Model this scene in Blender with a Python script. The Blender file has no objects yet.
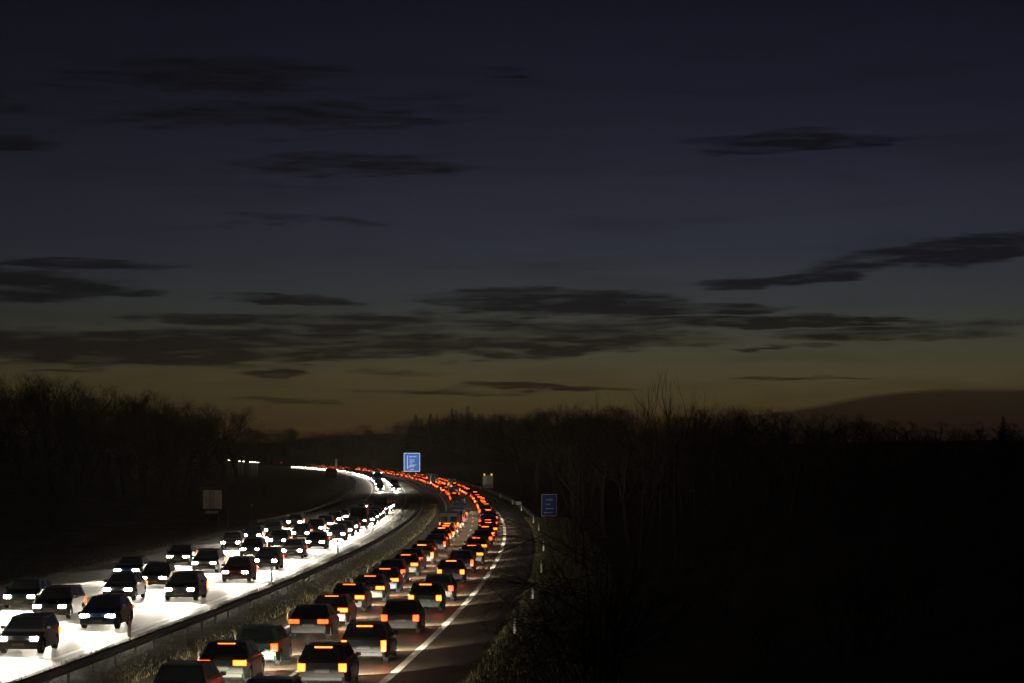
import bpy, bmesh, math, random
import numpy as np
from mathutils import Vector, Matrix
random.seed(11)
R = math.radians
sc = bpy.context.scene
col = sc.collection

# ---------------------------------------------------------------- camera, sky, exposure
H_CAM, F_PX, CX, HY = 8.0, 2586.0, 512.0, 455.0
cam = bpy.data.cameras.new('camera'); co = bpy.data.objects.new('camera', cam); col.objects.link(co)
co.location = (0, 0, H_CAM)
co.rotation_euler = (R(90) + math.atan((HY - 341.5) / F_PX), 0, 0)
cam.sensor_width = 36; cam.lens = F_PX * 36 / 1024
cam.clip_start = 0.5; cam.clip_end = 12000
sc.camera = co
sc.view_settings.view_transform = 'Standard'; sc.view_settings.look = 'None'
sc.view_settings.gamma = 1; sc.view_settings.exposure = 0
try: sc.view_settings.use_curve_mapping = False
except Exception: pass
sc.cycles.sample_clamp_indirect = 3
sc.cycles.max_bounces = 5; sc.cycles.diffuse_bounces = 2; sc.cycles.glossy_bounces = 2
sc.cycles.volume_bounces = 0
sc.cycles.use_denoising = True

def srgb(*c):
    return tuple((x / 255 / 12.92 if x / 255 <= .04045 else ((x / 255 + .055) / 1.055) ** 2.4) for x in c) + (1,)

class NT:
    def __init__(s, nt): s.nt = nt
    def n(s, t, **k):
        o = s.nt.nodes.new(t)
        for a, b in k.items(): setattr(o, a, b)
        return o
    def l(s, a, b): s.nt.links.new(a, b)
    def inp(s, sock, v):
        if isinstance(v, (int, float)): sock.default_value = v
        elif isinstance(v, tuple): sock.default_value = v
        else: s.l(v, sock)
    def m(s, op, a, b=None, c=None, clamp=False):
        o = s.n('ShaderNodeMath', operation=op, use_clamp=clamp)
        for i, v in enumerate((a, b, c)):
            if v is not None: s.inp(o.inputs[i], v)
        return o.outputs[0]
    def ramp(s, fac, stops, interp='LINEAR'):
        o = s.n('ShaderNodeValToRGB'); r = o.color_ramp; r.interpolation = interp
        while len(r.elements) < len(stops): r.elements.new(.5)
        for e, (p, c) in zip(r.elements, stops): e.position = p; e.color = c
        s.inp(o.inputs[0], fac); return o.outputs[0]
    def mix(s, f, a, b, mode='MIX'):
        o = s.n('ShaderNodeMix', data_type='RGBA', blend_type=mode)
        s.inp(o.inputs[0], f); s.inp(o.inputs[6], a); s.inp(o.inputs[7], b); return o.outputs[2]

def build_world():
    w = bpy.data.worlds.new('World'); sc.world = w; w.use_nodes = True
    t = NT(w.node_tree); w.node_tree.nodes.clear()
    tc = t.n('ShaderNodeTexCoord'); sp = t.n('ShaderNodeSeparateXYZ'); t.l(tc.outputs['Generated'], sp.inputs[0])
    x, y, z = sp.outputs
    # compass angle (in degrees, 0 = +Y) and height above the horizon (degrees)
    az = t.m('MULTIPLY', t.m('ARCTAN2', x, y), 180 / math.pi)
    el = t.m('MULTIPLY', t.m('ARCSINE', z), 180 / math.pi)
    def deg(px): return px / F_PX * 180 / math.pi
    stops = [(0, (64, 47, 29)), (28, (70, 54, 31)), (50, (73, 63, 38)), (78, (73, 67, 46)), (105, (64, 65, 52)),
             (150, (50, 55, 57)), (205, (41, 45, 57)), (240, (37, 40, 53)), (300, (29, 30, 45)), (355, (22, 23, 38)),
             (455, (14, 14, 29)), (700, (10, 10, 20))]
    g = t.ramp(t.m('DIVIDE', el, deg(700)), [(p / 700, srgb(*c)) for p, c in stops])
    # the glow sits a little right of the view and falls off round the horizon
    fall = t.m('MULTIPLY', t.m('ADD', az, -deg(230)), 1 / 14.0)
    fall = t.m('EXPONENT', t.m('MULTIPLY', t.m('MULTIPLY', fall, fall), -1.0))
    fall = t.m('ADD', t.m('MULTIPLY', fall, .50), .50)
    g = t.mix(1.0, g, t.n('ShaderNodeCombineColor').outputs[0], 'MULTIPLY') if False else g
    sky = t.n('ShaderNodeTexSky', sky_type='NISHITA'); sky.sun_disc = False
    sky.sun_elevation = R(-4); sky.sun_rotation = R(5)
    base = t.n('ShaderNodeVectorMath', operation='SCALE'); t.l(g, base.inputs[0]); t.l(fall, base.inputs[3])
    sk = t.n('ShaderNodeVectorMath', operation='SCALE'); t.l(sky.outputs[0], sk.inputs[0]); sk.inputs[3].default_value = .02
    base2 = t.n('ShaderNodeVectorMath', operation='ADD'); t.l(base.outputs[0], base2.inputs[0]); t.l(sk.outputs[0], base2.inputs[1])
    # clouds
    uv = t.n('ShaderNodeCombineXYZ'); t.l(az, uv.inputs[0]); t.l(t.m('MULTIPLY', el, 8.5), uv.inputs[1])
    def noise(scale, detail=5, rough=.55, off=0.0):
        o = t.n('ShaderNodeTexNoise'); o.inputs['Scale'].default_value = scale; o.inputs['Detail'].default_value = detail
        o.inputs['Roughness'].default_value = rough
        a = t.n('ShaderNodeVectorMath', operation='ADD'); t.l(uv.outputs[0], a.inputs[0]); a.inputs[1].default_value = (off, off * .7, off)
        t.l(a.outputs[0], o.inputs['Vector']); return o.outputs[0]
    n1 = noise(.42, 6, .55); n2 = noise(.30, 4, .5, 13.0); n3 = noise(.85, 5, .55, 31.0)
    wa = t.m('ADD', az, t.m('MULTIPLY', t.m('ADD', n2, -.5), 2.6))
    we = t.m('ADD', el, t.m('MULTIPLY', t.m('ADD', n1, -.5), .75))
    L = [(205, 80, 150, 22, .62, 0), (270, 118, 200, 17, .62, 0), (430, 105, 80, 16, .3, 0), (350, 166, 125, 12, .6, 0), (250, 188, 120, 6, .25, 0), (300, 220, 95, 6, .45, 0),
         (10, 148, 50, 9, .55, 0), (10, 110, 30, 20, .35, 0), (502, 74, 28, 6, .5, 0), (795, 144, 105, 10, .85, .02),
         (960, 254, 120, 14, 1., .10), (820, 277, 110, 9, .95, .10), (25, 290, 110, 14, .95, 0), (95, 268, 100, 6, .85, 0), (140, 295, 38, 6, .8, 0),
         (560, 303, 130, 14, 1, -.02), (690, 309, 110, 6, .8, 0), (290, 301, 80, 5, .8, 0), (230, 319, 130, 7, .85, 0), (360, 322, 180, 8, .8, 0),
         (110, 350, 260, 17, 1, 0), (270, 340, 200, 12, .8, 0), (500, 345, 190, 12, .9, .03), (560, 328, 200, 7, .6, .02), (790, 322, 170, 6, .85, 0), (880, 336, 110, 7, .7, 0), (960, 328, 110, 9, .4, 0),
         (290, 372, 35, 5, .8, 0), (545, 388, 90, 3.4, .8, 0), (275, 400, 60, 2.6, .6, 0), (440, 392, 90, 3.2, .6, 0), (800, 378, 70, 2.6, .55, 0), (780, 348, 60, 2.6, .8, 0), (400, 374, 60, 4, .5, 0)]
    tot = None
    for cx, cy, a, b, s, tilt in L:
        dx = t.m('SUBTRACT', wa, deg(cx - CX)); dy = t.m('SUBTRACT', we, deg(HY - cy))
        dy = t.m('SUBTRACT', dy, t.m('MULTIPLY', dx, tilt)) if tilt else dy
        dx = t.m('DIVIDE', dx, deg(a) * 1.15); dy = t.m('DIVIDE', dy, deg(b) * 1.15)
        r2 = t.m('ADD', t.m('MULTIPLY', dx, dx), t.m('MULTIPLY', dy, dy))
        mk = t.m('MULTIPLY', t.m('SUBTRACT', 1.25, r2, clamp=True), s)
        tot = mk if tot is None else t.m('MAXIMUM', tot, mk)
    tex = t.m('MULTIPLY_ADD', n3, 2.2, -.45)
    rag = t.m('ADD', t.m('MULTIPLY', t.m('ADD', n3, -.5), 2.6), t.m('MULTIPLY', t.m('ADD', n1, -.5), 1.6))
    c = t.m('MULTIPLY', t.m('ADD', t.m('MULTIPLY', tot, 1.15), t.m('ADD', rag, -.06)), t.m('MULTIPLY', tot, 2.2, clamp=True), clamp=True)
    # long low bank on the right, with a crisp upper edge
    mr = t.n('ShaderNodeMapRange', interpolation_type='SMOOTHSTEP'); t.l(az, mr.inputs[0])
    for i_, v_ in enumerate((deg(720 - CX), deg(950 - CX), 0.0, deg(25))): mr.inputs[i_ + 1].default_value = v_
    top = mr.outputs[0]
    mr2 = t.n('ShaderNodeMapRange', interpolation_type='SMOOTHSTEP'); t.l(az, mr2.inputs[0])
    for i_, v_ in enumerate((deg(560 - CX), deg(760 - CX), 0.0, deg(42))): mr2.inputs[i_ + 1].default_value = v_
    top = t.m('ADD', top, mr2.outputs[0])
    bank = t.m('MULTIPLY', t.m('SUBTRACT', t.m('ADD', top, t.m('MULTIPLY', t.m('ADD', n1, -.5), .15)), el), 9.0, clamp=True)
    bank = t.m('MULTIPLY', bank, .92)
    c = t.m('MAXIMUM', c, bank)
    veil = t.m('MULTIPLY', t.m('SUBTRACT', noise(.22, 5, .6, 5.0), .5, clamp=True), 1.2)
    c = t.m('MAXIMUM', c, veil)
    dark = t.n('ShaderNodeVectorMath', operation='MULTIPLY_ADD'); t.l(base2.outputs[0], dark.inputs[0])
    dark.inputs[1].default_value = (.20, .17, .17); dark.inputs[2].default_value = (.0030, .0030, .0036)
    outc = t.mix(t.m('MULTIPLY', c, .97), base2.outputs[0], dark.outputs[0])
    bg = t.n('ShaderNodeBackground'); t.l(outc, bg.inputs[0]); bg.inputs[1].default_value = 1.0
    out = t.n('ShaderNodeOutputWorld'); t.l(bg.outputs[0], out.inputs[0])
build_world()
sl = bpy.data.lights.new('sun', 'SUN'); sl.energy = .004; sl.angle = R(12); sl.color = (1, .72, .5)
so = bpy.data.objects.new('sun', sl); col.objects.link(so); so.rotation_euler = (R(-86), 0, R(-5))

# brightness of the vehicles' lamps
BEAM_ONCOMING, BEAM_AWAY = 9000.0, 720.0
LENS, TAIL, BRAKE = 170.0, 6.0, 11.0

# ---------------------------------------------------------------- helpers
def tag(o, label=None, cat=None, group=None, kind=None):
    if label: o['label'] = label
    if cat: o['category'] = cat
    if group: o['group'] = group
    if kind: o['kind'] = kind
    return o
def obj(name, me, parent=None, loc=None):
    o = bpy.data.objects.new(name, me); col.objects.link(o)
    if parent: o.parent = parent
    if loc: o.location = loc
    return o
def empty(name, loc=(0, 0, 0), rz=0):
    o = bpy.data.objects.new(name, None); col.objects.link(o); o.location = loc; o.rotation_euler.z = rz
    o.empty_display_size = .3
    return o
def copy_tree(o, parent=None):
    c = o.copy(); col.objects.link(c); c.parent = parent
    for ch in o.children: copy_tree(ch, c)
    return c
def mat(name, base, rough=.8, spec=.3, metal=0., noise=None, bump=None, emit=None, estr=0., objcol=False):
    m = bpy.data.materials.new(name); m.use_nodes = True
    t = NT(m.node_tree); b = m.node_tree.nodes['Principled BSDF']
    b.inputs['Base Color'].default_value = (*base[:3], 1); b.inputs['Roughness'].default_value = rough
    b.inputs['Metallic'].default_value = metal; b.inputs['Specular IOR Level'].default_value = spec
    tc = t.n('ShaderNodeTexCoord')
    if objcol:
        oi = t.n('ShaderNodeObjectInfo'); t.l(oi.outputs['Color'], b.inputs['Base Color'])
    if noise:
        sc_, amt = noise
        n = t.n('ShaderNodeTexNoise'); n.inputs['Scale'].default_value = sc_; n.inputs['Detail'].default_value = 6
        t.l(tc.outputs['Object'], n.inputs['Vector'])
        c1 = tuple(x * (1 - amt) for x in base[:3]) + (1,); c2 = tuple(min(1, x * (1 + amt)) for x in base[:3]) + (1,)
        t.l(t.ramp(n.outputs[0], [(.3, c1), (.7, c2)]), b.inputs['Base Color'])
    if bump:
        sc_, st = bump
        n = t.n('ShaderNodeTexNoise'); n.inputs['Scale'].default_value = sc_; n.inputs['Detail'].default_value = 4
        t.l(tc.outputs['Object'], n.inputs['Vector'])
        bp = t.n('ShaderNodeBump'); bp.inputs['Strength'].default_value = st; bp.inputs['Distance'].default_value = .05
        t.l(n.outputs[0], bp.inputs['Height']); t.l(bp.outputs[0], b.inputs['Normal'])
    if emit:
        b.inputs['Emission Color'].default_value = (*emit[:3], 1); b.inputs['Emission Strength'].default_value = estr
    return m
M = {}
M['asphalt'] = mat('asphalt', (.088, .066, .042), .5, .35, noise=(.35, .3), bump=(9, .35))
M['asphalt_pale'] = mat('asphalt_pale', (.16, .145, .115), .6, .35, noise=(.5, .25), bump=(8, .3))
M['paint'] = mat('road_paint', (.72, .70, .60), .6, .3, noise=(2.5, .2))
M['soil'] = mat('grassy_soil', (.055, .05, .028), .95, .1, noise=(.15, .5), bump=(3, .6))
M['verge'] = mat('verge_turf', (.13, .11, .06), .95, .1, noise=(.8, .45), bump=(5, .8))
M['blade'] = mat('grass_blade', (.13, .12, .06), .8, .2, noise=(1.2, .5))
M['straw'] = mat('dry_straw', (.42, .38, .26), .7, .2)
M['bark'] = mat('bark', (.045, .036, .026), .9, .1, noise=(4, .4))
M['twig'] = mat('twig', (.05, .04, .03), .9, .1)
M['needle'] = mat('needle', (.03, .042, .024), .9, .1)
M['steel'] = mat('galvanised_steel', (.11, .11, .105), .65, .3, metal=.3, noise=(3, .2))
M['grey'] = mat('sign_back', (.2, .2, .19), .6, .3, noise=(4, .25))
M['darkgrey'] = mat('dark_back', (.05, .05, .045), .7, .2, noise=(3, .3))
M['white'] = mat('white_reflective', (.8, .8, .76), .45, .3, metal=.35)
M['black'] = mat('black_plastic', (.02, .02, .02), .5, .3)
M['blue'] = mat('sign_blue', (.04, .20, .80), .4, .3, metal=.8)
M['yellow'] = mat('sign_yellow', (.85, .62, .05), .5, .3)
M['reflector'] = mat('reflector', (.9, .9, .85), .2, .8)
M['panel'] = mat('warning_panel', (.72, .68, .56), .45, .4, metal=.3, noise=(3, .15))
M['car'] = mat('car_paint', (.3, .3, .3), .28, .6, objcol=True)
M['glass'] = mat('car_glass', (.012, .014, .016), .08, .8)
M['tyre'] = mat('tyre_rubber', (.015, .015, .015), .8, .2)
M['rim'] = mat('wheel_rim', (.4, .4, .4), .35, .5, metal=.7)
M['plate'] = mat('number_plate', (.16, .155, .13), .5, .4)
M['lens'] = mat('headlight_lens', (.8, .8, .8), .2, .5, emit=(1, .92, .74), estr=LENS)
M['tail'] = mat('tail_lamp', (.5, .02, .01), .3, .5, emit=(1, .052, .006), estr=TAIL)
M['brake'] = mat('brake_lamp', (.5, .02, .01), .3, .5, emit=(1, .085, .008), estr=BRAKE)
M['marker'] = mat('amber_marker', (.6, .3, .02), .3, .5, emit=(1, .35, .03), estr=6)
M['streetlamp'] = mat('street_lamp_lens', (.8, .8, .7), .3, .4, emit=(1, .95, .6), estr=14)
M['amber'] = mat('warning_lamp', (.8, .6, .05), .3, .4, emit=(1, .62, .03), estr=1.1)
M['redlamp'] = mat('red_lamp', (.5, .02, .02), .3, .4, emit=(1, .03, .02), estr=4)

class MB:
    """collects shapes into one mesh"""
    def __init__(s): s.v = []; s.f = []; s.mi = []
    def add(s, vs, fs, mi=0):
        k = len(s.v); s.v += [tuple(v) for v in vs]; s.f += [tuple(i + k for i in f) for f in fs]; s.mi += [mi] * len(fs)
    def box(s, c, d, mi=0, tx=1., ty=1.):
        x, y, z = c; a, b, h = d[0] / 2, d[1] / 2, d[2] / 2
        vs = [(x - a, y - b, z - h), (x + a, y - b, z - h), (x + a, y + b, z - h), (x - a, y + b, z - h),
              (x - a * tx, y - b * ty, z + h), (x + a * tx, y - b * ty, z + h), (x + a * tx, y + b * ty, z + h), (x - a * tx, y + b * ty, z + h)]
        s.add(vs, [(0, 3, 2, 1), (4, 5, 6, 7), (0, 1, 5, 4), (1, 2, 6, 5), (2, 3, 7, 6), (3, 0, 4, 7)], mi)
    def tube(s, pts, rads, n=4, mi=0, cap=False):
        k = len(s.v); prev = None
        P = [Vector(p) for p in pts]
        for i, p in enumerate(P):
            d = (P[min(i + 1, len(P) - 1)] - P[max(i - 1, 0)])
            d = d.normalized() if d.length > 1e-9 else Vector((0, 0, 1))
            u = d.orthogonal().normalized() if prev is None else (prev - d * prev.dot(d)).normalized()
            prev = u; w = d.cross(u)
            for j in range(n):
                a = 2 * math.pi * j / n
                s.v.append(tuple(p + (u * math.cos(a) + w * math.sin(a)) * rads[i]))
        for i in range(len(P) - 1):
            for j in range(n):
                a = k + i * n + j; b = k + i * n + (j + 1) % n
                s.f.append((a, b, b + n, a + n)); s.mi.append(mi)
        if cap:
            s.f.append(tuple(k + j for j in reversed(range(n)))); s.mi.append(mi)
            e = k + (len(P) - 1) * n; s.f.append(tuple(e + j for j in range(n))); s.mi.append(mi)
    def quad(s, a, b, c, d, mi=0): s.add([a, b, c, d], [(0, 1, 2, 3)], mi)
    def mesh(s, name, mats, smooth=False, bevel=0., seg=2):
        me = bpy.data.meshes.new(name); me.from_pydata(s.v, [], s.f)
        for m in (mats if isinstance(mats, (list, tuple)) else [mats]): me.materials.append(m)
        me.polygons.foreach_set('material_index', s.mi)
        if bevel:
            bm = bmesh.new(); bm.from_mesh(me); bmesh.ops.remove_doubles(bm, verts=bm.verts, dist=1e-5)
            es = [e for e in bm.edges if len(e.link_faces) == 2 and e.calc_face_angle(0) > .45]
            bmesh.ops.bevel(bm, geom=es, offset=bevel, segments=3, profile=.5, affect='EDGES', clamp_overlap=True)
            bm.to_mesh(me); bm.free()
        if smooth: me.polygons.foreach_set('use_smooth', [True] * len(me.polygons))
        me.update(); return me
    def build(s, name, mats, parent=None, **k): return obj(name, s.mesh(name, mats, **k), parent)

# ---------------------------------------------------------------- the road's course (metres; camera above the origin, road runs towards +Y)
PC = [27.2136, -132.39, 241.8919, -258.0938, 92.4842, -14.6329]
def lane(Y):
    if Y > 1900: return lane(1900) + (Y - 1900) * slope(1900)
    if Y < 40: return lane(40) + (Y - 40) * slope(40)
    return float(np.polyval(PC, Y / 1000))
def slope(Y):
    Y = min(max(Y, 40), 1900); return float(np.polyval(np.polyder(PC), Y / 1000)) / 1000
def at(Y, off, z=0.):
    s = slope(Y); n = 1 / math.sqrt(1 + s * s); return (lane(Y) + off * n, Y - off * s * n, z)
def left_edge(Y):                     # paved edge of the oncoming carriageway (merging lane tapers out)
    t = min(max((Y - 250) / 110, 0), 1); t = t * t * (3 - 2 * t); return -24.3 + 3.6 * t
def sstep(a, b, x):
    t = min(max((x - a) / (b - a), 0), 1); return t * t * (3 - 2 * t)
def terrain(X, Y):
    o = X - lane(Y)
    h = -.12
    if o > 0:
        h += sstep(9.5, 30, o) * 3.2 + sstep(30, 140, o) * 4.5
        h += sstep(900, 1500, Y) * sstep(20, 90, o) * 1.5 + sstep(450, 900, Y) * sstep(140, 260, o) * 6
    else:
        h += sstep(-38, -115, o) * 8.0 * (1 - .6 * sstep(650, 1100, Y)) + sstep(-26, -36, o) * .5
        h += sstep(-70, -190, o) * 6 * sstep(250, 500, Y) * (1 - .3 * sstep(900, 1300, Y))
    h += sstep(1950, 2450, Y) * 20 * (1 - sstep(170, 420, o))
    w = sstep(12, 40, abs(o + 8))
    h += w * (.5 * math.sin(X * .021 + 1) * math.cos(Y * .013) + .25 * math.sin(X * .09 + Y * .05))
    return h

def strip(o0, o1, Y0, Y1, dY, z, z1=None, uv=None):
    mb = MB(); Y = Y0; rows = []
    z1 = z if z1 is None else z1
    while Y < Y1 + 1e-6:
        a = o0(Y) if callable(o0) else o0; b = o1(Y) if callable(o1) else o1
        rows.append((at(Y, a, z), at(Y, b, z1))); Y += dY
    for p, q in rows: mb.v += [p, q]
    for i in range(len(rows) - 1):
        mb.f.append((2 * i, 2 * i + 1, 2 * i + 3, 2 * i + 2)); mb.mi.append(0)
    return mb
YEND = 1960
# ground sheet
def build_ground():
    ys = list(np.arange(-120, 400, 8)) + list(np.arange(400, 1200, 25)) + list(np.arange(1200, 2900, 100))
    os_ = [-1100, -800, -600, -420, -300, -220, -170, -140, -120, -105, -90, -78, -68, -60, -52, -45, -38, -34, -30, -26, -20, -12, -4, 4, 9.5,
           12, 15, 18, 22, 26, 30, 36, 44, 54, 66, 80, 100, 125, 160, 200, 270, 380, 550, 800, 1100]
    mb = MB()
    for Y in ys:
        for o in os_:
            X = lane(Y) + o; mb.v.append((X, Y, terrain(X, Y)))
    n = len(os_)
    for i in range(len(ys) - 1):
        for j in range(n - 1):
            a = i * n + j; mb.f.append((a, a + 1, a + n + 1, a + n)); mb.mi.append(0)
    tag(mb.build('ground', M['soil'], smooth=True), kind='structure')
build_ground()
tag(strip(-4.75, 6.2, -60, YEND, 6, 0).build('road', M['asphalt']), kind='structure')
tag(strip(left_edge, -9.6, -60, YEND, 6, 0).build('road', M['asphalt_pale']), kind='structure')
# raised turf of the median and of the roadside
def turf(o0, om, o1, z0, zm, z1):
    a = strip(o0, om, -60, YEND, 6, z0, zm); b = strip(om, o1, -60, YEND, 6, zm, z1); a.add(b.v, b.f); return a
tag(turf(-9.62, -7.2, -4.73, .012, .10, .012).build('verge', M['verge']), kind='structure')
tag(turf(6.18, 7.6, 10.6, .012, .05, -.02).build('verge', M['verge']), kind='structure')
tag(turf(lambda Y: left_edge(Y) - 3.2, lambda Y: left_edge(Y) - 1.2, lambda Y: left_edge(Y) + .02, -.05, .05, .012).build('verge', M['verge']), kind='structure')
# painted markings
mk = MB()
def line(off, w, Y0=-60, Y1=YEND, dY=6):
    s = strip((lambda Y: (off(Y) if callable(off) else off) - w / 2), (lambda Y: (off(Y) if callable(off) else off) + w / 2), Y0, Y1, dY, .006); mk.add(s.v, s.f)
line(3.62, .30); line(-3.62, .22); line(-10.3, .3); line(lambda Y: left_edge(Y) + 3.2, .3)
Y = 93.5 - 18 * 8
while Y < YEND:
    line(0, .17, Y, Y + 6.0, 3); line(-13.95, .17, Y + 4, Y + 10, 3)
    if Y < 255: line(-17.55, .3, Y + 4, Y + 10, 3)
    Y += 18
tag(mk.build('road_marking', M['paint']), kind='structure')

# ---------------------------------------------------------------- vehicles
def profile_body(mb, prof, w, taper, mi=0, topn=1.0):
    """side outline (y, z) given width w; taper(y, z) narrows it"""
    n = len(prof)
    L_ = [(-w / 2 * taper(y, z), y, z) for y, z in prof]; R_ = [(w / 2 * taper(y, z), y, z) for y, z in prof]
    fs = [tuple(range(n)), tuple(reversed(range(n, 2 * n)))]
    for i in range(n):
        j = (i + 1) % n; fs.append((i, i + n, j + n, j))
    mb.add(L_ + R_, fs, mi)
def arch(yc, r, z0, n=7):
    return [(yc + r * math.cos(a), max(z0, .32 + r * math.sin(a))) for a in [math.pi * k / (n - 1) for k in range(n)]]
SPEC = dict(
    hatchback=dict(L=4.1, W=1.76, H=1.47, belt=.93, hood=.74, wf=1.12, roof=(-1.55, .42), base=(-1.98, 1.0), trunk=.02, wb=(-1.25, 1.28)),
    saloon=dict(L=4.6, W=1.80, H=1.44, belt=.94, hood=.74, wf=1.2, roof=(-1.15, .38), base=(-1.75, 1.05), trunk=.5, wb=(-1.35, 1.42)),
    estate_car=dict(L=4.7, W=1.80, H=1.49, belt=.95, hood=.76, wf=1.2, roof=(-1.95, .40), base=(-2.25, 1.05), trunk=.05, wb=(-1.4, 1.42)),
    off_roader=dict(L=4.6, W=1.88, H=1.72, belt=1.1, hood=.95, wf=1.1, roof=(-1.8, .45), base=(-2.18, 1.05), trunk=.04, wb=(-1.35, 1.4)))
def wheel_mesh(r=.32, w=.2):
    t = MB(); n = 18
    for s0, s1, r0, r1 in ((-w / 2, -w / 2, r * .64, r * .94), (-w / 2, -w / 2 + .02, r * .94, r), (-w / 2 + .02, w / 2 - .02, r, r), (w / 2 - .02, w / 2, r, r * .94), (w / 2, w / 2, r * .94, r * .64)):
        k = len(t.v)
        for s, rr in ((s0, r0), (s1, r1)):
            for j in range(n): a = 2 * math.pi * j / n; t.v.append((s, rr * math.cos(a), rr * math.sin(a)))
        for j in range(n): t.f.append((k + j, k + (j + 1) % n, k + n + (j + 1) % n, k + n + j)); t.mi.append(0)
    tyre = t.mesh('tyre', M['tyre'], smooth=True)
    m = MB(); m.tube([(-w / 2 + .015, 0, 0), (w / 2 - .015, 0, 0)], [r * .64] * 2, 18, cap=True)
    for s in (-1, 1):
        for j in range(5):
            a = 2 * math.pi * j / 5; c = Vector((s * (w / 2 - .01), r * .34 * math.cos(a), r * .34 * math.sin(a)))
            m.tube([(c.x, 0, 0), (c.x, c.y * 1.8, c.z * 1.8)], [.035, .025], 4, cap=True)
    return tyre, m.mesh('rim', M['rim'])
TYRE, RIM = wheel_mesh(); TYRE_L, RIM_L = wheel_mesh(.48, .28)
def add_wheel(root, x, y, big=False):
    t = obj('wheel', TYRE_L if big else TYRE, root, (x, y, .48 if big else .32)); obj('rim', RIM_L if big else RIM, t)
def lamp_box(name, c, d, m, root, tilt=0):
    b = MB(); b.box(c, d); return b.build(name, m, root, bevel=min(d) * .22)
def make_beam(root, y, z, power):
    l = bpy.data.lights.new('headlight_beam', 'SPOT'); l.energy = power; l.color = (1, .93, .78)
    l.spot_size = R(74); l.spot_blend = .9; l.shadow_soft_size = .12
    o = bpy.data.objects.new('headlight_beam', l); col.objects.link(o); o.parent = root
    o.location = (0, y + .12, z); o.rotation_euler = (R(90 - 3.0), 0, 0)
    return o
BEAMS = {}
def beam_for(direction):
    if direction not in BEAMS:
        l = bpy.data.lights.new('headlight_beam', 'SPOT'); l.energy = BEAM_ONCOMING if direction == 'oncoming' else BEAM_AWAY
        l.color = (1, .74, .42) if direction == 'departing' else (1, .9, .72); l.spot_size = R(24.5); l.spot_blend = .5; l.shadow_soft_size = .08; BEAMS[direction] = l
    return BEAMS[direction]
def make_car(kind, braking=False):
    s = SPEC[kind]; L, W, H, belt, hood = s['L'], s['W'], s['H'], s['belt'], s['hood']
    root = empty(kind); hl = L / 2; yr, yf = s['wb']
    def tp(y, z):
        k = 1 - .13 * max(0, (abs(y) - (hl - .75)) / .75) ** 2
        return k * (1 - .05 * max(0, (z - .6)))
    b = MB()
    ra = .37
    prof = [(-hl + .1, .24)] + [(-hl + .02, .42), (-hl, .62), (-hl + .05, belt - .04), (-hl + .12, belt + .01), (s['base'][0], belt + .02),
            (s['base'][1], belt), (hl - s['wf'] + .1, hood + .12), (hl - .35, hood), (hl - .08, hood - .13), (hl, .5), (hl - .03, .3), (hl - .15, .22)]
    prof += [(yf + ra, .22)] + arch(yf, ra, .22)[1:-1] + [(yf - ra, .22), (yr + ra, .22)] + arch(yr, ra, .22)[1:-1] + [(yr - ra, .22)]
    profile_body(b, prof, W, tp)
    # greenhouse
    b0, b1 = s['base']; r0, r1 = s['roof']; wb_, wr = W * .955, W * .72
    def gh(mb, g, zlo, zhi, mi=0):
        pass
    vs = [(-wb_ / 2, b0, belt - .02), (wb_ / 2, b0, belt - .02), (wb_ / 2, b1 + .02, belt - .02), (-wb_ / 2, b1 + .02, belt - .02),
          (-wr / 2, r0, H), (wr / 2, r0, H), (wr / 2, r1, H - .03), (-wr / 2, r1, H - .03)]
    b.add(vs, [(0, 3, 2, 1), (4, 5, 6, 7), (0, 1, 5, 4), (1, 2, 6, 5), (2, 3, 7, 6), (3, 0, 4, 7)])
    body = b.build('body', M['car'], root, bevel=.07)
    V = [Vector(v) for v in vs]
    def pane(name, q, a, bb, c, d, parent=root):
        # q: four corners (bottom-left, bottom-right, top-right, top-left); a..bb across, c..d up
        def P(u, v): return (q[0] * (1 - u) + q[1] * u) * (1 - v) + (q[3] * (1 - u) + q[2] * u) * v
        n = (q[1] - q[0]).cross(q[3] - q[0]).normalized() * .006
        pts = [P(a, c) + n, P(bb, c) + n, P(bb - .02, d) + n, P(a + .02, d) + n]
        m = MB(); m.quad(*pts); return m.build(name, M['glass'], parent)
    pane('rear_window', [V[0], V[1], V[5], V[4]], .07, .93, .16, .86)
    pane('windscreen', [V[2], V[3], V[7], V[6]], .05, .95, .12, .92)
    for q in ([V[1], V[2], V[6], V[5]], [V[3], V[0], V[4], V[7]]):
        pane('side_window', q, .10, .48, .18, .84); pane('side_window', q, .52, .90, .18, .84)
    for sx in (-1, 1):
        hw, hh = {'hatchback': (.30, .19), 'saloon': (.42, .13), 'estate_car': (.36, .15), 'off_roader': (.26, .22)}[kind]
        lamp_box('headlight', (sx * (W / 2 - .10 - hw / 2), hl - .085, hood - .12), (hw, .10, hh), M['lens'], root)
        tw, th = {'hatchback': (.27, .28), 'saloon': (.46, .18), 'estate_car': (.20, .42), 'off_roader': (.18, .46)}[kind]
        lamp_box('tail_light', (sx * (W / 2 - .04 - tw / 2), -hl + .045, belt - .06 - th / 2), (tw, .09, th), M['brake' if braking else 'tail'], root)
        lamp_box('door_mirror', (sx * (W / 2 + .06), b1 - .35, belt + .08), (.18, .12, .13), M['car'], root)
        for y in (yf, yr): add_wheel(root, sx * (W / 2 - .13), y)
    if braking: lamp_box('brake_light', (0, r0 - .06, H - .07), (.62, .04, .05), M['brake'], root)
    lamp_box('grille', (0, hl - .01, .5), (W * .5, .03, .16), M['black'], root)
    lamp_box('bumper', (0, -hl + .01, .36), (W * .8, .05, .13), M['black'], root)
    lamp_box('number_plate', (0, -hl - .012, .62), (.5, .02, .11), M['plate'], root)
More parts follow.
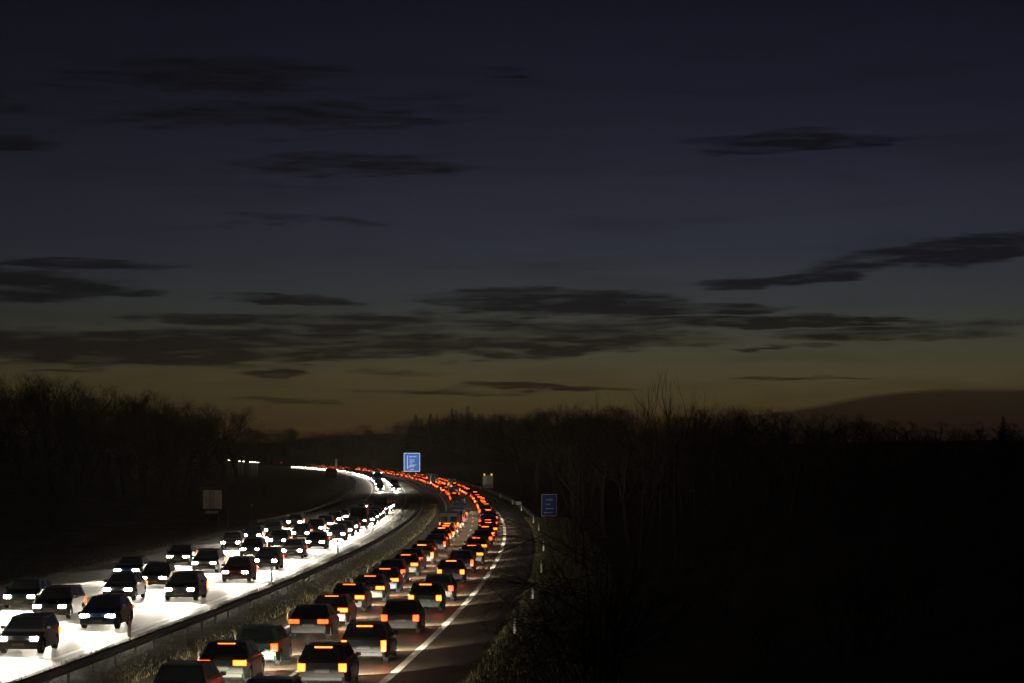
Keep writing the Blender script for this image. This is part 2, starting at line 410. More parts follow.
    lamp_box('number_plate', (0, hl + .012, .40), (.5, .02, .11), M['plate'], root)
    return root
def make_van(braking=False):
    root = empty('delivery_van'); L, W, H = 5.4, 1.95, 2.35; hl = L / 2; yr, yf = -1.6, 1.75
    b = MB(); ra = .4
    def tp(y, z): return (1 - .10 * max(0, (y - (hl - .7)) / .7) ** 2) * (1 - .045 * max(0, z - 1.0))
    prof = [(-hl + .04, .3), (-hl, .5), (-hl + .02, 1.6), (-hl + .08, H - .05), (-hl + .25, H), (hl - 1.9, H), (hl - 1.6, H - .08), (hl - .85, 1.3), (hl - .2, 1.02), (hl - .04, .85), (hl, .5), (hl - .1, .25)]
    prof += [(yf + ra, .25)] + arch(yf, ra, .25)[1:-1] + [(yf - ra, .25), (yr + ra, .25)] + arch(yr, ra, .25)[1:-1] + [(yr - ra, .25)]
    profile_body(b, prof, W, tp); b.build('body', M['car'], root, bevel=.05)
    m = MB(); A = Vector((0, hl - .88, 1.33)); B = Vector((0, hl - 1.55, H - .16)); n = Vector((0, .012, .012))
    m.quad(A + n + Vector((.84, 0, 0)), A + n + Vector((-.84, 0, 0)), B + n + Vector((-.78, 0, 0)), B + n + Vector((.78, 0, 0))); m.build('windscreen', M['glass'], root)
    for sx in (-1, 1):
        m = MB(); x = sx * W / 2 * .975
        m.add([(x, hl - 1.1, 1.3), (x, hl - 2.2, 1.3), (x - sx * .03, hl - 2.2, 1.95), (x - sx * .03, hl - 1.62, 1.95)], [(0, 1, 2, 3)]); m.build('side_window', M['glass'], root)
        lamp_box('rear_window', (sx * .46, -hl + .01, 1.65), (.6, .03, .5), M['glass'], root)
        lamp_box('headlight', (sx * (W / 2 - .25), hl - .12, .82), (.26, .12, .24), M['lens'], root)
        lamp_box('tail_light', (sx * (W / 2 - .09), -hl + .01, 1.1), (.13, .06, .42), M['brake' if braking else 'tail'], root)
        lamp_box('door_mirror', (sx * (W / 2 + .1), hl - 1.25, 1.4), (.16, .1, .3), M['black'], root)
        for y in (yf, yr): add_wheel(root, sx * (W / 2 - .14), y)
    lamp_box('bumper', (0, -hl - .02, .42), (W * .9, .1, .16), M['black'], root)
    lamp_box('grille', (0, hl - .01, .66), (W * .5, .03, .16), M['black'], root)
    lamp_box('number_plate', (0, hl + .012, .42), (.5, .02, .11), M['plate'], root)
    lamp_box('number_plate', (0, -hl - .01, .72), (.5, .02, .11), M['plate'], root)
    return root
def make_truck():
    root = empty('box_truck'); hl = 5.0
    c = MB()
    profile_body(c, [(3.0, .55), (3.0, 2.9), (3.3, 3.2), (4.2, 3.15), (4.75, 2.1), (4.95, 1.1), (5.0, .5), (4.8, .42), (4.5, .42)], 2.4, lambda y, z: 1 - .06 * max(0, (y - 4.4) / .6))
    c.build('cab', M['car'], root, bevel=.06)
    b = MB(); b.box((0, -1.05, 2.35), (2.5, 7.9, 2.6)); bx_ = b.build('cargo_box', M['car'], root, bevel=.03)
    d = MB(); d.box((-.61, -5.012, 2.33), (1.18, .03, 2.45)); d.build('rear_door', M['car'], bx_)
    d = MB(); d.box((.61, -5.012, 2.33), (1.18, .03, 2.45)); d.build('rear_door', M['car'], bx_)
    f = MB(); f.box((0, -.2, .85), (.9, 9.2, .3)); f.build('chassis', M['black'], root)
    m = MB(); m.quad(Vector((1.05, 4.80, 2.08)), Vector((-1.05, 4.80, 2.08)), Vector((-1.0, 4.27, 3.05)), Vector((1.0, 4.27, 3.05))); m.build('windscreen', M['glass'], root)
    for sx in (-1, 1):
        lamp_box('headlight', (sx * .92, 4.98, .82), (.34, .1, .2), M['lens'], root)
        lamp_box('marker_light', (sx * 1.0, 4.1, 3.2), (.14, .08, .08), M['lens'], root)
        lamp_box('tail_light', (sx * 1.0, -5.03, .88), (.38, .06, .16), M['tail'], root)
        lamp_box('marker_light', (sx * 1.12, -5.03, 3.55), (.1, .05, .07), M['tail'], root)
        lamp_box('door_mirror', (sx * 1.36, 4.3, 2.4), (.16, .1, .5), M['black'], root)
        for y in (4.1, -3.2): add_wheel(root, sx * 1.08, y, True)
        g = MB(); g.box((sx * 1.15, .6, .75), (.05, 4.2, .5)); g.build('side_guard', M['grey'], root)
    lamp_box('bumper', (0, -5.0, .6), (2.4, .12, .16), M['grey'], root)
    lamp_box('number_plate', (0, -5.075, .6), (.5, .02, .11), M['plate'], root)
    return root
def flatten(root, name):
    """one mesh from all parts of a prototype, for vehicles far away"""
    mb_v, mb_f, mi, mats = [], [], [], []
    def walk(o, mw):
        mw = mw @ Matrix.Translation(o.location)
        if o.type == 'MESH':
            k = len(mb_v); mb_v.extend([tuple(mw @ v.co) for v in o.data.vertices])
            for p in o.data.polygons:
                m = o.data.materials[p.material_index]
                if m not in mats: mats.append(m)
                mb_f.append(tuple(i + k for i in p.vertices)); mi.append(mats.index(m))
        for c in o.children: walk(c, mw)
    for c in root.children: walk(c, Matrix.Identity(4))
    me = bpy.data.meshes.new(name); me.from_pydata(mb_v, [], mb_f)
    for m in mats: me.materials.append(m)
    me.polygons.foreach_set('material_index', mi); me.update(); return me
bpy.context.view_layer.update()
PROTO = {}
for kd in SPEC: PROTO[kd] = make_car(kd); PROTO[kd + '*'] = make_car(kd, True); PROTO[kd + '*'].name = kd
PROTO['delivery_van'] = make_van(); PROTO['delivery_van*'] = make_van(True); PROTO['delivery_van*'].name = 'delivery_van'
PROTO['box_truck'] = make_truck(); PROTO['box_truck*'] = PROTO['box_truck']
FLAT = {k: flatten(v, k.strip('*')) for k, v in PROTO.items()}
FRONT = dict(hatchback=(2.05, .62), saloon=(2.3, .62), estate_car=(2.35, .64), off_roader=(2.3, .83), delivery_van=(2.7, .82), box_truck=(5.05, .82))
LEN = dict(hatchback=4.1, saloon=4.6, estate_car=4.7, off_roader=4.6, delivery_van=5.4, box_truck=10.0)
CATN = dict(hatchback='car', saloon='car', estate_car='car', off_roader='car', delivery_van='van', box_truck='truck')
WORDN = dict(hatchback='hatchback', saloon='saloon', estate_car='estate car', off_roader='tall off-roader', delivery_van='delivery van', box_truck='box truck')
PAINT = [('silver', (.38, .39, .40)), ('dark grey', (.06, .062, .065)), ('black', (.012, .012, .014)), ('white', (.62, .62, .60)), ('dark blue', (.015, .03, .09)), ('red', (.28, .015, .012)), ('mid grey', (.17, .17, .175))]
DARK = [PAINT[1], PAINT[2], PAINT[4], PAINT[1], PAINT[2], ('dark green', (.012, .03, .018)), ('dark red', (.08, .008, .007)), ('graphite', (.035, .035, .038))]
DARK2 = [PAINT[2], DARK[5], DARK[7], PAINT[2], ('dark brown', (.03, .02, .014)), ('dark blue', (.008, .013, .035))]
VANS = [PAINT[1], DARK[7], PAINT[4]]
ONES = 'zeroth first second third fourth fifth sixth seventh eighth ninth tenth eleventh twelfth thirteenth fourteenth fifteenth sixteenth seventeenth eighteenth nineteenth'.split()
TENS = {2: ('twentieth', 'twenty'), 3: ('thirtieth', 'thirty'), 4: ('fortieth', 'forty'), 5: ('fiftieth', 'fifty'), 6: ('sixtieth', 'sixty'), 7: ('seventieth', 'seventy'), 8: ('eightieth', 'eighty'), 9: ('ninetieth', 'ninety')}
def ordinal(n):
    if n < 20: return ONES[n]
    t, o = divmod(n, 10); return TENS[t][0] if o == 0 else TENS[t][1] + '-' + ONES[o]
used = set()
def place_vehicle(kind, Y, off, direction, paint, idx, lanename, braking=False):
    key = kind + ('*' if braking else '')
    x, y, _ = at(Y, off); rz = -math.atan(slope(Y)) + random.uniform(-.008, .008)
    if direction == 'oncoming': rz += math.pi
    if Y < 360:
        if key not in used and PROTO[key].name not in used: root = PROTO[key]; used.add(key)
        else: root = copy_tree(PROTO[key])
    else: root = obj(kind, FLAT[key])
    root.location = (x, y, 0.004); root.rotation_euler = (0, 0, rz)
    for o in [root] + list(root.children_recursive): o.color = (*paint[1], 1)
    fy, fz = FRONT[kind]
    b = bpy.data.objects.new('headlight_beam', beam_for(direction)); col.objects.link(b); b.parent = root
    b.location = (0, fy + .15, fz); b.rotation_euler = (R(90 - 11.6), 0, 0); b.scale = (3.4, 1, 1)   # dipped beam: wide, cut off just below the horizontal
    side = 'oncoming' if direction == 'oncoming' else 'departing'
    lamps = 'white headlights' if direction == 'oncoming' else 'red tail lights'
    tag(root, f"{paint[0]} {WORDN[kind]} with {lamps}, {ordinal(idx)} nearest in {side} {lanename}", CATN[kind], f"vehicles in the {side} {lanename}")
    return root
def fill_lane(off, direction, lanename, spans, trucks=.06):
    Y = None; idx = 0
    for Y0, Y1, gap in spans:
        Y = Y0
        while Y < Y1:
            r = random.random() if Y > 560 else random.uniform(trucks, 1) if Y > 230 else 1.0
            if Y < 150: r = 1.0
            kind = 'box_truck' if r < trucks else 'delivery_van' if r < trucks + .08 else random.choice(['hatchback', 'saloon', 'estate_car', 'hatchback', 'saloon'])
            ln = LEN[kind]; Yc = Y + ln / 2; idx += 1
            paint = random.choice(DARK if direction == 'oncoming' else DARK2) if kind not in ('box_truck', 'delivery_van') else random.choice(VANS)
            place_vehicle(kind, Yc, off + random.uniform(-.22, .22), direction, paint, idx, lanename, braking=random.random() < .6)
            Y += ln + gap * random.choice((random.uniform(.45, 1.0), random.uniform(.7, 1.3), random.uniform(1.0, 2.0)))
fill_lane(-12.15, 'oncoming', 'passing lane', [(86, 250, 15), (255, 396, 9), (565, 1000, 13), (1010, 1620, 26)], 0)
fill_lane(-15.75, 'oncoming', 'middle lane', [(94, 250, 15), (262, 385, 9), (560, 1000, 13), (1010, 1620, 26)], .1)
fill_lane(-19.35, 'oncoming', 'merging lane', [(100, 300, 16)], .05)
fill_lane(-1.8, 'departing', 'passing lane', [(60, 420, 5.5), (430, 1000, 16), (1010, 1640, 30)], 0)
fill_lane(1.85, 'departing', 'slow lane', [(66, 420, 8.5), (430, 1000, 16), (1010, 1640, 30)], 0)
for v in set(PROTO.values()):       # prototypes that were not needed on the road
    if 'label' not in v:
        for o in list(v.children_recursive) + [v]: bpy.data.objects.remove(o)

# ---------------------------------------------------------------- guardrails and delineator posts
def guardrail(off, Y0, Y1, label, face=1, two=False):
    root = empty('guardrail', at(Y0, off(Y0) if callable(off) else off)); inv = Matrix.Translation(-root.location)
    F = off if callable(off) else (lambda Y: off)
    prof = [(.0, .45), (.05, .48), (.08, .53), (.03, .60), (.08, .67), (.05, .72), (.0, .75)]
    sides = (1, -1) if two else (face,)
    mb = MB(); Y = Y0; rows = 0; n = len(prof) * len(sides)
    while Y <= Y1:
        for s in sides:
            for dx, z in prof: mb.v.append(tuple(inv @ Vector(at(Y, F(Y) + s * (dx + .07), z))))
        rows += 1; Y += 4
    for i in range(rows - 1):
        for q in range(len(sides)):
            for j in range(len(prof) - 1):
                a = i * n + q * len(prof) + j; mb.f.append((a, a + 1, a + 1 + n, a + n)); mb.mi.append(0)
    mb.build('rail', M['steel'], root)
    p0 = MB(); p0.box((0, 0, .33), (.10, .06, .82)); pm = p0.mesh('post', M['steel'])
    far = MB(); Y = Y0; k = 0
    while Y <= Y1:
        p = inv @ Vector(at(Y, F(Y)))
        if k < 98: o = obj('post', pm, root, p)
        else: far.box((p.x, p.y, .33), (.10, .06, .82))
        k += 1; Y += 4
    if far.v: tag(far.build('post', M['steel'], root), kind='stuff')
    tag(root, label, 'guardrail')
guardrail(-7.2, 62, 1500, 'double sided steel guardrail along the grass median between the carriageways', two=True)
guardrail(7.55, 330, 1300, 'steel guardrail on the right verge beside the departing carriageway', face=-1)
guardrail(lambda Y: left_edge(Y) - .9, 290, 900, 'steel guardrail on the far side of the oncoming carriageway', face=1)

def post_mesh():
    a = MB(); a.box((0, 0, .42), (.13, .10, .95), tx=.85, ty=.8); shaft = a.mesh('shaft', M['white'])
    b = MB(); b.box((0, 0, .84), (.128, .098, .24)); band = b.mesh('band', M['black'])
    c = MB(); c.box((0, -.052, .84), (.05, .012, .17)); refl = c.mesh('reflector', M['reflector'])
    return shaft, band, refl
SH, BD, RF = post_mesh()
def delineator(Y, off, label, group, fx=None):
    x, y, _ = at(Y, off)
    if fx is not None: x = fx
    r = empty('delineator_post', (x, y, .0)); s = obj('shaft', SH, r); obj('band', BD, r); obj('reflector', RF, r)
    tag(r, label, 'marker post', group)
for i, Y in enumerate([116, 144, 175, 214, 269, 304, 371, 417, 481, 591, 635, 721, 814, 900, 1009, 1149, 1280]):
    delineator(Y, 7.15, f'white reflector post on the right verge, {ordinal(i + 1)} up the curve from the bottom', 'reflector posts on the right verge')
for i, Y in enumerate([114, 163.5, 213, 263, 313, 363]):
    delineator(Y, -9.75, f'slim post on the median edge by the oncoming lanes, {ordinal(i + 1)} from the bottom', 'posts on the median edge')

# ---------------------------------------------------------------- signs
def X_at(px, Y): return (px - CX) / F_PX * Y
def Z_at(py, Y): return H_CAM - (py - HY) / F_PX * Y
def gz(X, Y): return terrain(X, Y)
def sign_board(name, px, Y, ztop, zbot, width, face, label, cat, frame=M['white'], posts=2, border=.0, back=M['grey']):
    X = X_at(px, Y); g = min(gz(X, Y), 0) if abs(X - lane(Y)) < 30 else gz(X, Y)
    r = empty(name, (X, Y, g)); h = ztop - zbot; zc = (ztop + zbot) / 2 - g
    b = MB(); b.box((0, 0, zc), (width, .08, h)); pn = b.build('panel', frame if border else face, r, bevel=.02)
    if border:
        f = MB(); f.box((0, -.045, zc), (width - 2 * border, .02, h - 2 * border)); f.build('face', face, pn)
    for i in range(posts):
        x = 0 if posts == 1 else (-.32 + .64 * i) * width
        p = MB(); p.tube([(x, .12, -.3), (x, .12, zc + h * .42)], [.08 if width > 2 else .04] * 2, 8, cap=True); p.build('post', M['steel'], r)
    tag(r, label, cat); return r, pn, zc, h
# large blue exit sign; added glow stands in for headlight reflection off its sheeting
M['glowblue'] = mat('added_glow_blue', (.04, .20, .80), .5, .3, emit=(.06, .17, .56), estr=.8)
M['glowwhite'] = mat('added_glow_white', (.8, .8, .8), .5, .3, emit=(.70, .78, .85), estr=1.0)
M['glowyellow'] = mat('added_glow_yellow', (.85, .62, .05), .5, .3, emit=(.85, .6, .03), estr=.7)
r, pn, zc, h = sign_board('motorway_sign', 412, 1090, Z_at(453, 1090), Z_at(471.5, 1090), 6.8, M['glowblue'], 'large blue motorway exit sign with white arrow and yellow patch', 'road sign', border=.22, frame=M['glowwhite'])
g = MB(); y = -.065
g.box((-1.85, y, zc - .1), (.26, .02, 5.3)); g.box((-1.85, y, zc + 2.75), (.5, .02, .3), tx=.1)
g.box((-1.2, y, zc - 2.0), (.9, .02, .2)); g.box((-.75, y, zc - 1.55), (.2, .02, .9)); g.box((.6, y, zc - 1.15), (2.6, .02, .22))
g.build('arrow', M['glowwhite'], pn)
for zz, x0, w_, hh in ((2.35, .45, 3.0, .34), (1.0, .1, 2.2, .3), (.4, .15, 2.1, .26), (-.3, -.3, 1.2, .3), (-3.0, .1, 1.6, .34)):
    g = MB(); n = max(3, int(w_ / .36)); x = x0 - w_ / 2
    for k in range(n): g.box((x + (k + .5) * w_ / n, y, zc + zz), (w_ / n * .68, .02, hh * random.uniform(.75, 1.1)))
    g.build('lettering', M['glowwhite'], pn)
g = MB(); g.box((.35, y, zc - 1.75), (1.3, .02, .65)); g.build('yellow_patch', M['glowyellow'], pn)
# second blue sign, close on the right, half hidden by twigs
M['darkblue'] = mat('dark_sign_blue', (.012, .04, .20), .6, .3)
r, pn, zc, h = sign_board('motorway_sign', 549, 262, Z_at(494, 262), Z_at(516, 262), 1.55, M['darkblue'], 'small dark blue sign with white marks half hidden behind bare twigs', 'road sign', border=.05)
g = MB(); y = -.062
for zz, x0, w_ in ((.55, .0, .7), (.1, -.15, .55), (-.35, .05, .8), (-.75, -.1, .9)):
    n = int(w_ / .11)
    for k in range(n): g.box((x0 - w_ / 2 + (k + .5) * w_ / n, y, zc + zz), (.07, .012, random.uniform(.08, .15)))
g.build('lettering', M['white'], pn)
# grey double warning panel with two yellow lamps
Yw = 615; X = X_at(488, Yw); r = empty('warning_panel', (X, Yw, 0)); zt, zb = Z_at(475.5, Yw), Z_at(488, Yw)
for sx in (-1, 1):
    p = MB(); p.box((sx * .62, 0, (zt + zb) / 2), (1.2, .1, zt - zb)); p.build('panel', M['panel'], r, bevel=.02)
    l = MB(); l.tube([(sx * .85, -.1, zt + .22), (sx * .85, .1, zt + .22)], [.24] * 2, 12, cap=True); l.build('warning_lamp', M['amber'], r)
    q = MB(); q.tube([(sx * .6, .1, -.3), (sx * .6, .1, zt)], [.05] * 2, 6, cap=True); q.build('post', M['steel'], r)
p = MB(); p.box((-.2, -.1, .32), (.8, .05, .4)); p.build('plate', M['white'], r)
tag(r, 'grey double warning panel with two yellow lamps on top', 'warning sign')
# small white plate on the right
r, pn, zc, h = sign_board('small_sign', 518.7, 384, Z_at(502, 384) + .1, Z_at(504.6, 384), .78, M['white'], 'low white plate beside the right guardrail near the small blue sign', 'sign', posts=1)
# back of a sign on the left, framed
Yl = 276; X = X_at(213, Yl); r = empty('sign_seen_from_behind', (X, Yl, gz(X, Yl))); g0 = gz(X, Yl)
zt, zb = Z_at(490.5, Yl) - g0, Z_at(508, Yl) - g0; w_ = 1.85
p = MB(); p.box((0, 0, (zt + zb) / 2), (w_, .05, zt - zb)); pn = p.build('panel', M['panel'], r)
f = MB()
for sx in (-1, 1): f.box((sx * w_ / 2, .0, (zt + zb) / 2), (.12, .12, zt - zb))
f.box((0, 0, zt), (w_ + .12, .12, .1)); f.box((0, 0, zb), (w_ + .12, .12, .1)); f.build('frame', M['panel'], r)
for x in (-.25, .1): b = MB(); b.box((x, -.05, (zt + zb) / 2), (.06, .06, zt - zb)); b.build('rib', M['grey'], r)
b = MB(); b.tube([(w_ * .3, .1, -.3), (w_ * .3, .1, zt + .5)], [.06] * 2, 8, cap=True); b.build('post', M['steel'], r)
b = MB(); b.box((-.85, .1, zt + .28), (2.1, .05, .07)); b.build('bracket', M['grey'], r)
b = MB(); b.box((-.1, 0, zb - .42), (1.3, .05, .3)); b.build('lower_plate', M['panel'], r)
tag(r, 'framed sign seen from behind on the left slope beyond the oncoming lanes', 'road sign')
X = X_at(228.5, Yl); r = empty('slim_pole', (X, Yl, gz(X, Yl))); b = MB(); b.tube([(0, 0, -.3), (0, 0, 2.5)], [.05, .045], 8, cap=True); b.build('pole', M['grey'], r)
b = MB(); b.tube([(0, 0, 2.5), (0, 0, 2.56)], [.07, .05], 8, cap=True); b.build('cap', M['grey'], r); tag(r, 'slim grey pole to the right of the framed sign', 'pole')
X = X_at(252, 300); r = empty('marker_lamp', (X, 300, gz(X, 300))); b = MB(); b.tube([(0, 0, -.3), (0, 0, Z_at(506, 300) - gz(X, 300))], [.04, .04], 8, cap=True); b.build('stake', M['grey'], r)
b = MB(); b.box((0, -.02, Z_at(505, 300) - gz(X, 300)), (.16, .08, .2)); b.build('reflector', M['reflector'], r, bevel=.02); tag(r, 'single white reflector on a stake right of the framed sign', 'reflector')
# dark back of a wide sign in the bend, white column, far grey panel
sign_board('gantry_sign', 331.5, 827, Z_at(468.5, 827), Z_at(478.5, 827), 3.6, M['darkgrey'], 'dark square sign back standing in front of the far headlights', 'road sign')
sign_board('white_column_sign', 336.5, 1330, Z_at(459, 1330), Z_at(466, 1330), 1.1, M['white'], 'narrow bright white upright sign at the far end of the motorway', 'sign', posts=1)
sign_board('distant_sign', 374, 1405, Z_at(460, 1405), Z_at(468, 1405), 3.6, M['grey'], 'faint grey sign left of the large blue exit sign', 'road sign')
# lamps far off on the left
def lamp_post(px, py, Y, i, red=False):
    X = X_at(px, Y); g = gz(X, Y); z = Z_at(py, Y) - g
    r = empty('street_lamp', (X, Y, g)); b = MB(); b.tube([(0, 0, -.3), (0, 0, z - .1), (.1, -.2, z + .08), (.3, -.6, z + .1)], [.09, .06, .05, .04], 6); b.build('pole', M['grey'], r)
    h_ = MB(); h_.box((.35, -.75, z + .06), (.7, .5, .16), tx=.7, ty=.7); h_.build('lamp_head', M['grey'], r)
    l = MB(); l.box((.35, -.8, z - .07), (.62 if not red else .3, .46, .12)); l.build('lamp_lens', M['redlamp' if red else 'streetlamp'], r)
    tag(r, 'lamp post with a small red light left of the far traffic' if red else f'small lit street lamp far off on the left, {ordinal(i + 1)} of the row from the left', 'street lamp', None if red else 'street lamps in a row far off on the left')
for i, (px, py) in enumerate([(228.5, 460), (232.6, 460.2), (239, 461), (243, 461.2), (250, 461.8), (252.6, 462), (255, 462.1), (257.5, 462.3)]): lamp_post(px, py, 900, i)
lamp_post(281, 462.5, 900, 0, True)

# ---------------------------------------------------------------- vegetation
def grow(mb_t, mb_c, p, d, length, rad, depth, maxd, spread=.5, up=.12, curl=.18, kids=(3, 5), rnd=random, droop=0.):
    """a limb and its children; thick limbs go to mb_t, twigs to mb_c"""
    n = 4 if depth < 2 else 3; pts = [p.copy()]; seg = length / n; dd = d.copy()
    for i in range(n):
        dd = (dd + Vector((rnd.gauss(0, curl), rnd.gauss(0, curl), rnd.gauss(0, curl * .6) + up - droop))).normalized()
        pts.append(pts[-1] + dd * seg)
    rads = [rad * (1 - .62 * i / n) for i in range(n + 1)]
    (mb_t if depth < 2 else mb_c).tube(pts, rads, 6 if depth == 0 else 4 if depth < 3 else 3)
    if depth >= maxd: return
    k = rnd.randint(*kids)
    for i in range(k):
        t = (.35 if depth else .3) + (.65 if depth else .7) * (i + rnd.random()) / k; t = min(t, .99); s = t * n; j = int(s); q = pts[j].lerp(pts[j + 1], s - j)
        ax = dd.orthogonal().normalized(); ax.rotate(Matrix.Rotation(rnd.uniform(0, 2 * math.pi), 3, dd))
        nd = (dd * (1 - spread) + ax * spread * rnd.uniform(.8, 1.4)).normalized()
        grow(mb_t, mb_c, q, nd, length * rnd.uniform(.52, .78) * (1.15 - .45 * t), rads[j] * .62, depth + 1, maxd, spread, up, curl, kids, rnd, droop)
def tree_proto(seed, height, maxd=5, spread=.52, kids=(4, 5), multi=1):
    rnd = random.Random(seed); t, c = MB(), MB()
    for m in range(multi):
        d = Vector((rnd.gauss(0, .05 + .25 * (multi > 1)), rnd.gauss(0, .05 + .25 * (multi > 1)), 1)).normalized()
        grow(t, c, Vector((rnd.gauss(0, .15), rnd.gauss(0, .15), -.25)), d, height * .52, height * (.019 if multi == 1 else .010), 0, maxd, spread, rnd=rnd, kids=kids)
    zs = max(v[2] for v in c.v); k = height / zs
    for b in (t, c): b.v = [(x * k, y * k, z * k) for x, y, z in b.v]
    return t, c
def thing_proto(name, t, c, pt='trunk', pc='crown', mt=None, mc=None):
    a = t.mesh(pt, mt or M['bark'], smooth=True); b = c.mesh(pc, mc or M['twig'])
    j = MB(); j.add(t.v, t.f, 0); j.add(c.v, c.f, 1)
    return a, b, j.mesh(name, [mt or M['bark'], mc or M['twig']]), pt, pc
TREES = [thing_proto('bare_tree', *tree_proto(100 + i, 12, maxd=6, kids=(4, 5) if i < 3 else (4, 4), spread=.52 + .05 * (i % 3))) for i in range(6)]
SHRUBS = [thing_proto('bare_shrub', *tree_proto(200 + i, 4, maxd=4, kids=(3, 4), multi=6, spread=.5), pt='stem', pc='twigs') for i in range(4)]
def conifer(seed, h=16):
    rnd = random.Random(seed); t, c = MB(), MB()
    t.tube([(0, 0, -.3), (0, 0, h * .5), (0, 0, h)], [h * .016, h * .010, .02], 7)
    z = h * .08
    while z < h * .99:
        f = 1 - z / h; L = h * .20 * f ** .8 + .12; n = 14
        for j in range(n):
            a = rnd.uniform(0, 2 * math.pi); l = L * rnd.uniform(.7, 1.15); dx, dy = math.cos(a), math.sin(a)
            for q in range(3):
                s0, s1 = q / 3, (q + 1.15) / 3; w0, w1 = .34 * l * (1 - s0) + .10, .34 * l * (1 - s1) + .05; dz = -.28 * l
                A = Vector((dx * l * s0, dy * l * s0, z + dz * s0 ** 1.3)); B = Vector((dx * l * s1, dy * l * s1, z + dz * s1 ** 1.3 + rnd.uniform(-.06, .06)))
                sd = Vector((-dy, dx, 0)); c.quad(A - sd * w0, A + sd * w0 + Vector((0, 0, -.08)), B + sd * w1 + Vector((0, 0, -.12)), B - sd * w1)
        z += h * .028
    return thing_proto('conifer', t, c, mc=M['needle'])
CONS = [conifer(300 + i) for i in range(3)]
def plant(proto, X, Y, scale, name, label, cat, group, parts=True, rz=None, sxy=1., sink=.0, z=None):
    a, b, j, pt, pc = proto
    g = gz(X, Y) if z is None else z
    if parts: o = empty(name, (X, Y, g - sink)); obj(pt, a, o); obj(pc, b, o)
    else: o = obj(name, j, None, (X, Y, g - sink))
    o.rotation_euler.z = random.uniform(0, 6.28) if rz is None else rz; o.scale = (scale * sxy, scale * sxy, scale)
    tag(o, label, cat, group); return o
def top_scale(px, py, Y, h0, X=None):
    X = X_at(px, Y); return X, max(.25, (Z_at(py, Y) - gz(X, Y)) / h0)
# tree line on the left: (pixel column, height of the line there)
def lerp_line(L_, x):
    for (a, b), (c, d) in zip(L_, L_[1:]):
        if a <= x <= c: return b + (d - b) * (x - a) / (c - a)
    return L_[-1][1]
LEFT = [(-60, 366), (0, 368), (40, 368), (80, 370), (110, 381), (135, 386), (160, 391), (190, 396), (215, 400), (240, 412), (262, 426)]
k = 0
rowsL = [(560, 15), (500, 17), (440, 20), (380, 22)]
GL = 'bare trees of the wood on the left'
for ri, (Yr, step) in enumerate(rowsL):
    x = -50 + ri * 5
    while x < 212 - ri * 12:
        Y = Yr + random.uniform(-22, 22); X, s = top_scale(x, lerp_line(LEFT, x) + random.uniform(-2, 8) + ri * 9, Y, 12)
        plant(random.choice(TREES), X, Y, s, 'bare_tree', 'leafless tree in the dark wood left of the oncoming carriageway', 'tree', GL, parts=ri > 1, sxy=random.uniform(.95, 1.2)); x += step * random.uniform(.8, 1.2); k += 1
X, s = top_scale(163, 381, 430, 12); plant(TREES[1], X, 430, s, 'bare_tree', 'tall open bare tree standing above the left wood', 'tree', None)
for px, py, lab in ((206, 401, 'round crowned bare tree left of two others at the end of the left wood'), (225, 403, 'round crowned bare tree in the middle of three at the end of the left wood'), (238, 411, 'smallest round bare tree ending the left wood')):
    X, s = top_scale(px, py, 640, 12); plant(TREES[(px // 7) % 6], X, 640, s, 'bare_tree', lab, 'tree', None, sxy=1.1)
# far tree line behind the end of the road
FAR = [(250, 427), (300, 429), (340, 428), (400, 424), (420, 415), (520, 412), (620, 410)]
x = 150
while x < 620:
    Y = random.uniform(1900, 2150) if x < 418 else random.uniform(1250, 1500)
    X, s = top_scale(x, lerp_line(FAR, max(x, 250)) + random.uniform(-4, 3), Y, 12)
    plant(random.choice(TREES), X, Y, s, 'bare_tree', 'leafless tree of the far tree line behind the end of the motorway', 'tree', 'bare trees of the far tree line', parts=False, sxy=1.6); x += 7.2
x = 412
while x < 502:
    Y = random.uniform(1150, 1260); X, s = top_scale(x, 411 + random.uniform(-5, 7) + (5 if x < 430 else 0), Y, 16)
    plant(random.choice(CONS), X, Y, s, 'conifer', 'pointed conifer in the clump above the large blue sign', 'tree', 'conifers above the large blue sign', parts=False, sxy=random.uniform(1.2, 1.8)); x += random.uniform(3.0, 7.0)
# right wood
RIGHT = [(505, 411), (540, 401), (600, 399), (640, 400), (700, 400), (780, 403), (830, 408), (880, 413), (940, 418), (985, 418), (1040, 420), (1100, 422)]
GR = 'bare trees of the wood on the right'
for ri, (Yr, step) in enumerate([(520, 13), (420, 16), (320, 20), (240, 28)]):
    x = 512 + ri * 12
    while x < 1075:
        Y = Yr + random.uniform(-30, 30); X, s = top_scale(x, lerp_line(RIGHT, x) + random.uniform(-1, 5) + ri * 6, Y, 12)
        if X - lane(Y) > 11:
            plant(random.choice(TREES), X, Y, s, 'bare_tree', 'leafless tree in the dark wood right of the motorway', 'tree', GR, parts=ri > 1, sxy=random.uniform(1.1, 1.5))
        x += step * random.uniform(.8, 1.25)
X, s = top_scale(1003, 415, 380, 16); plant(CONS[0], X, 380, s, 'conifer', 'single pointed conifer at the right edge of the wood', 'tree', None, sxy=1.7)
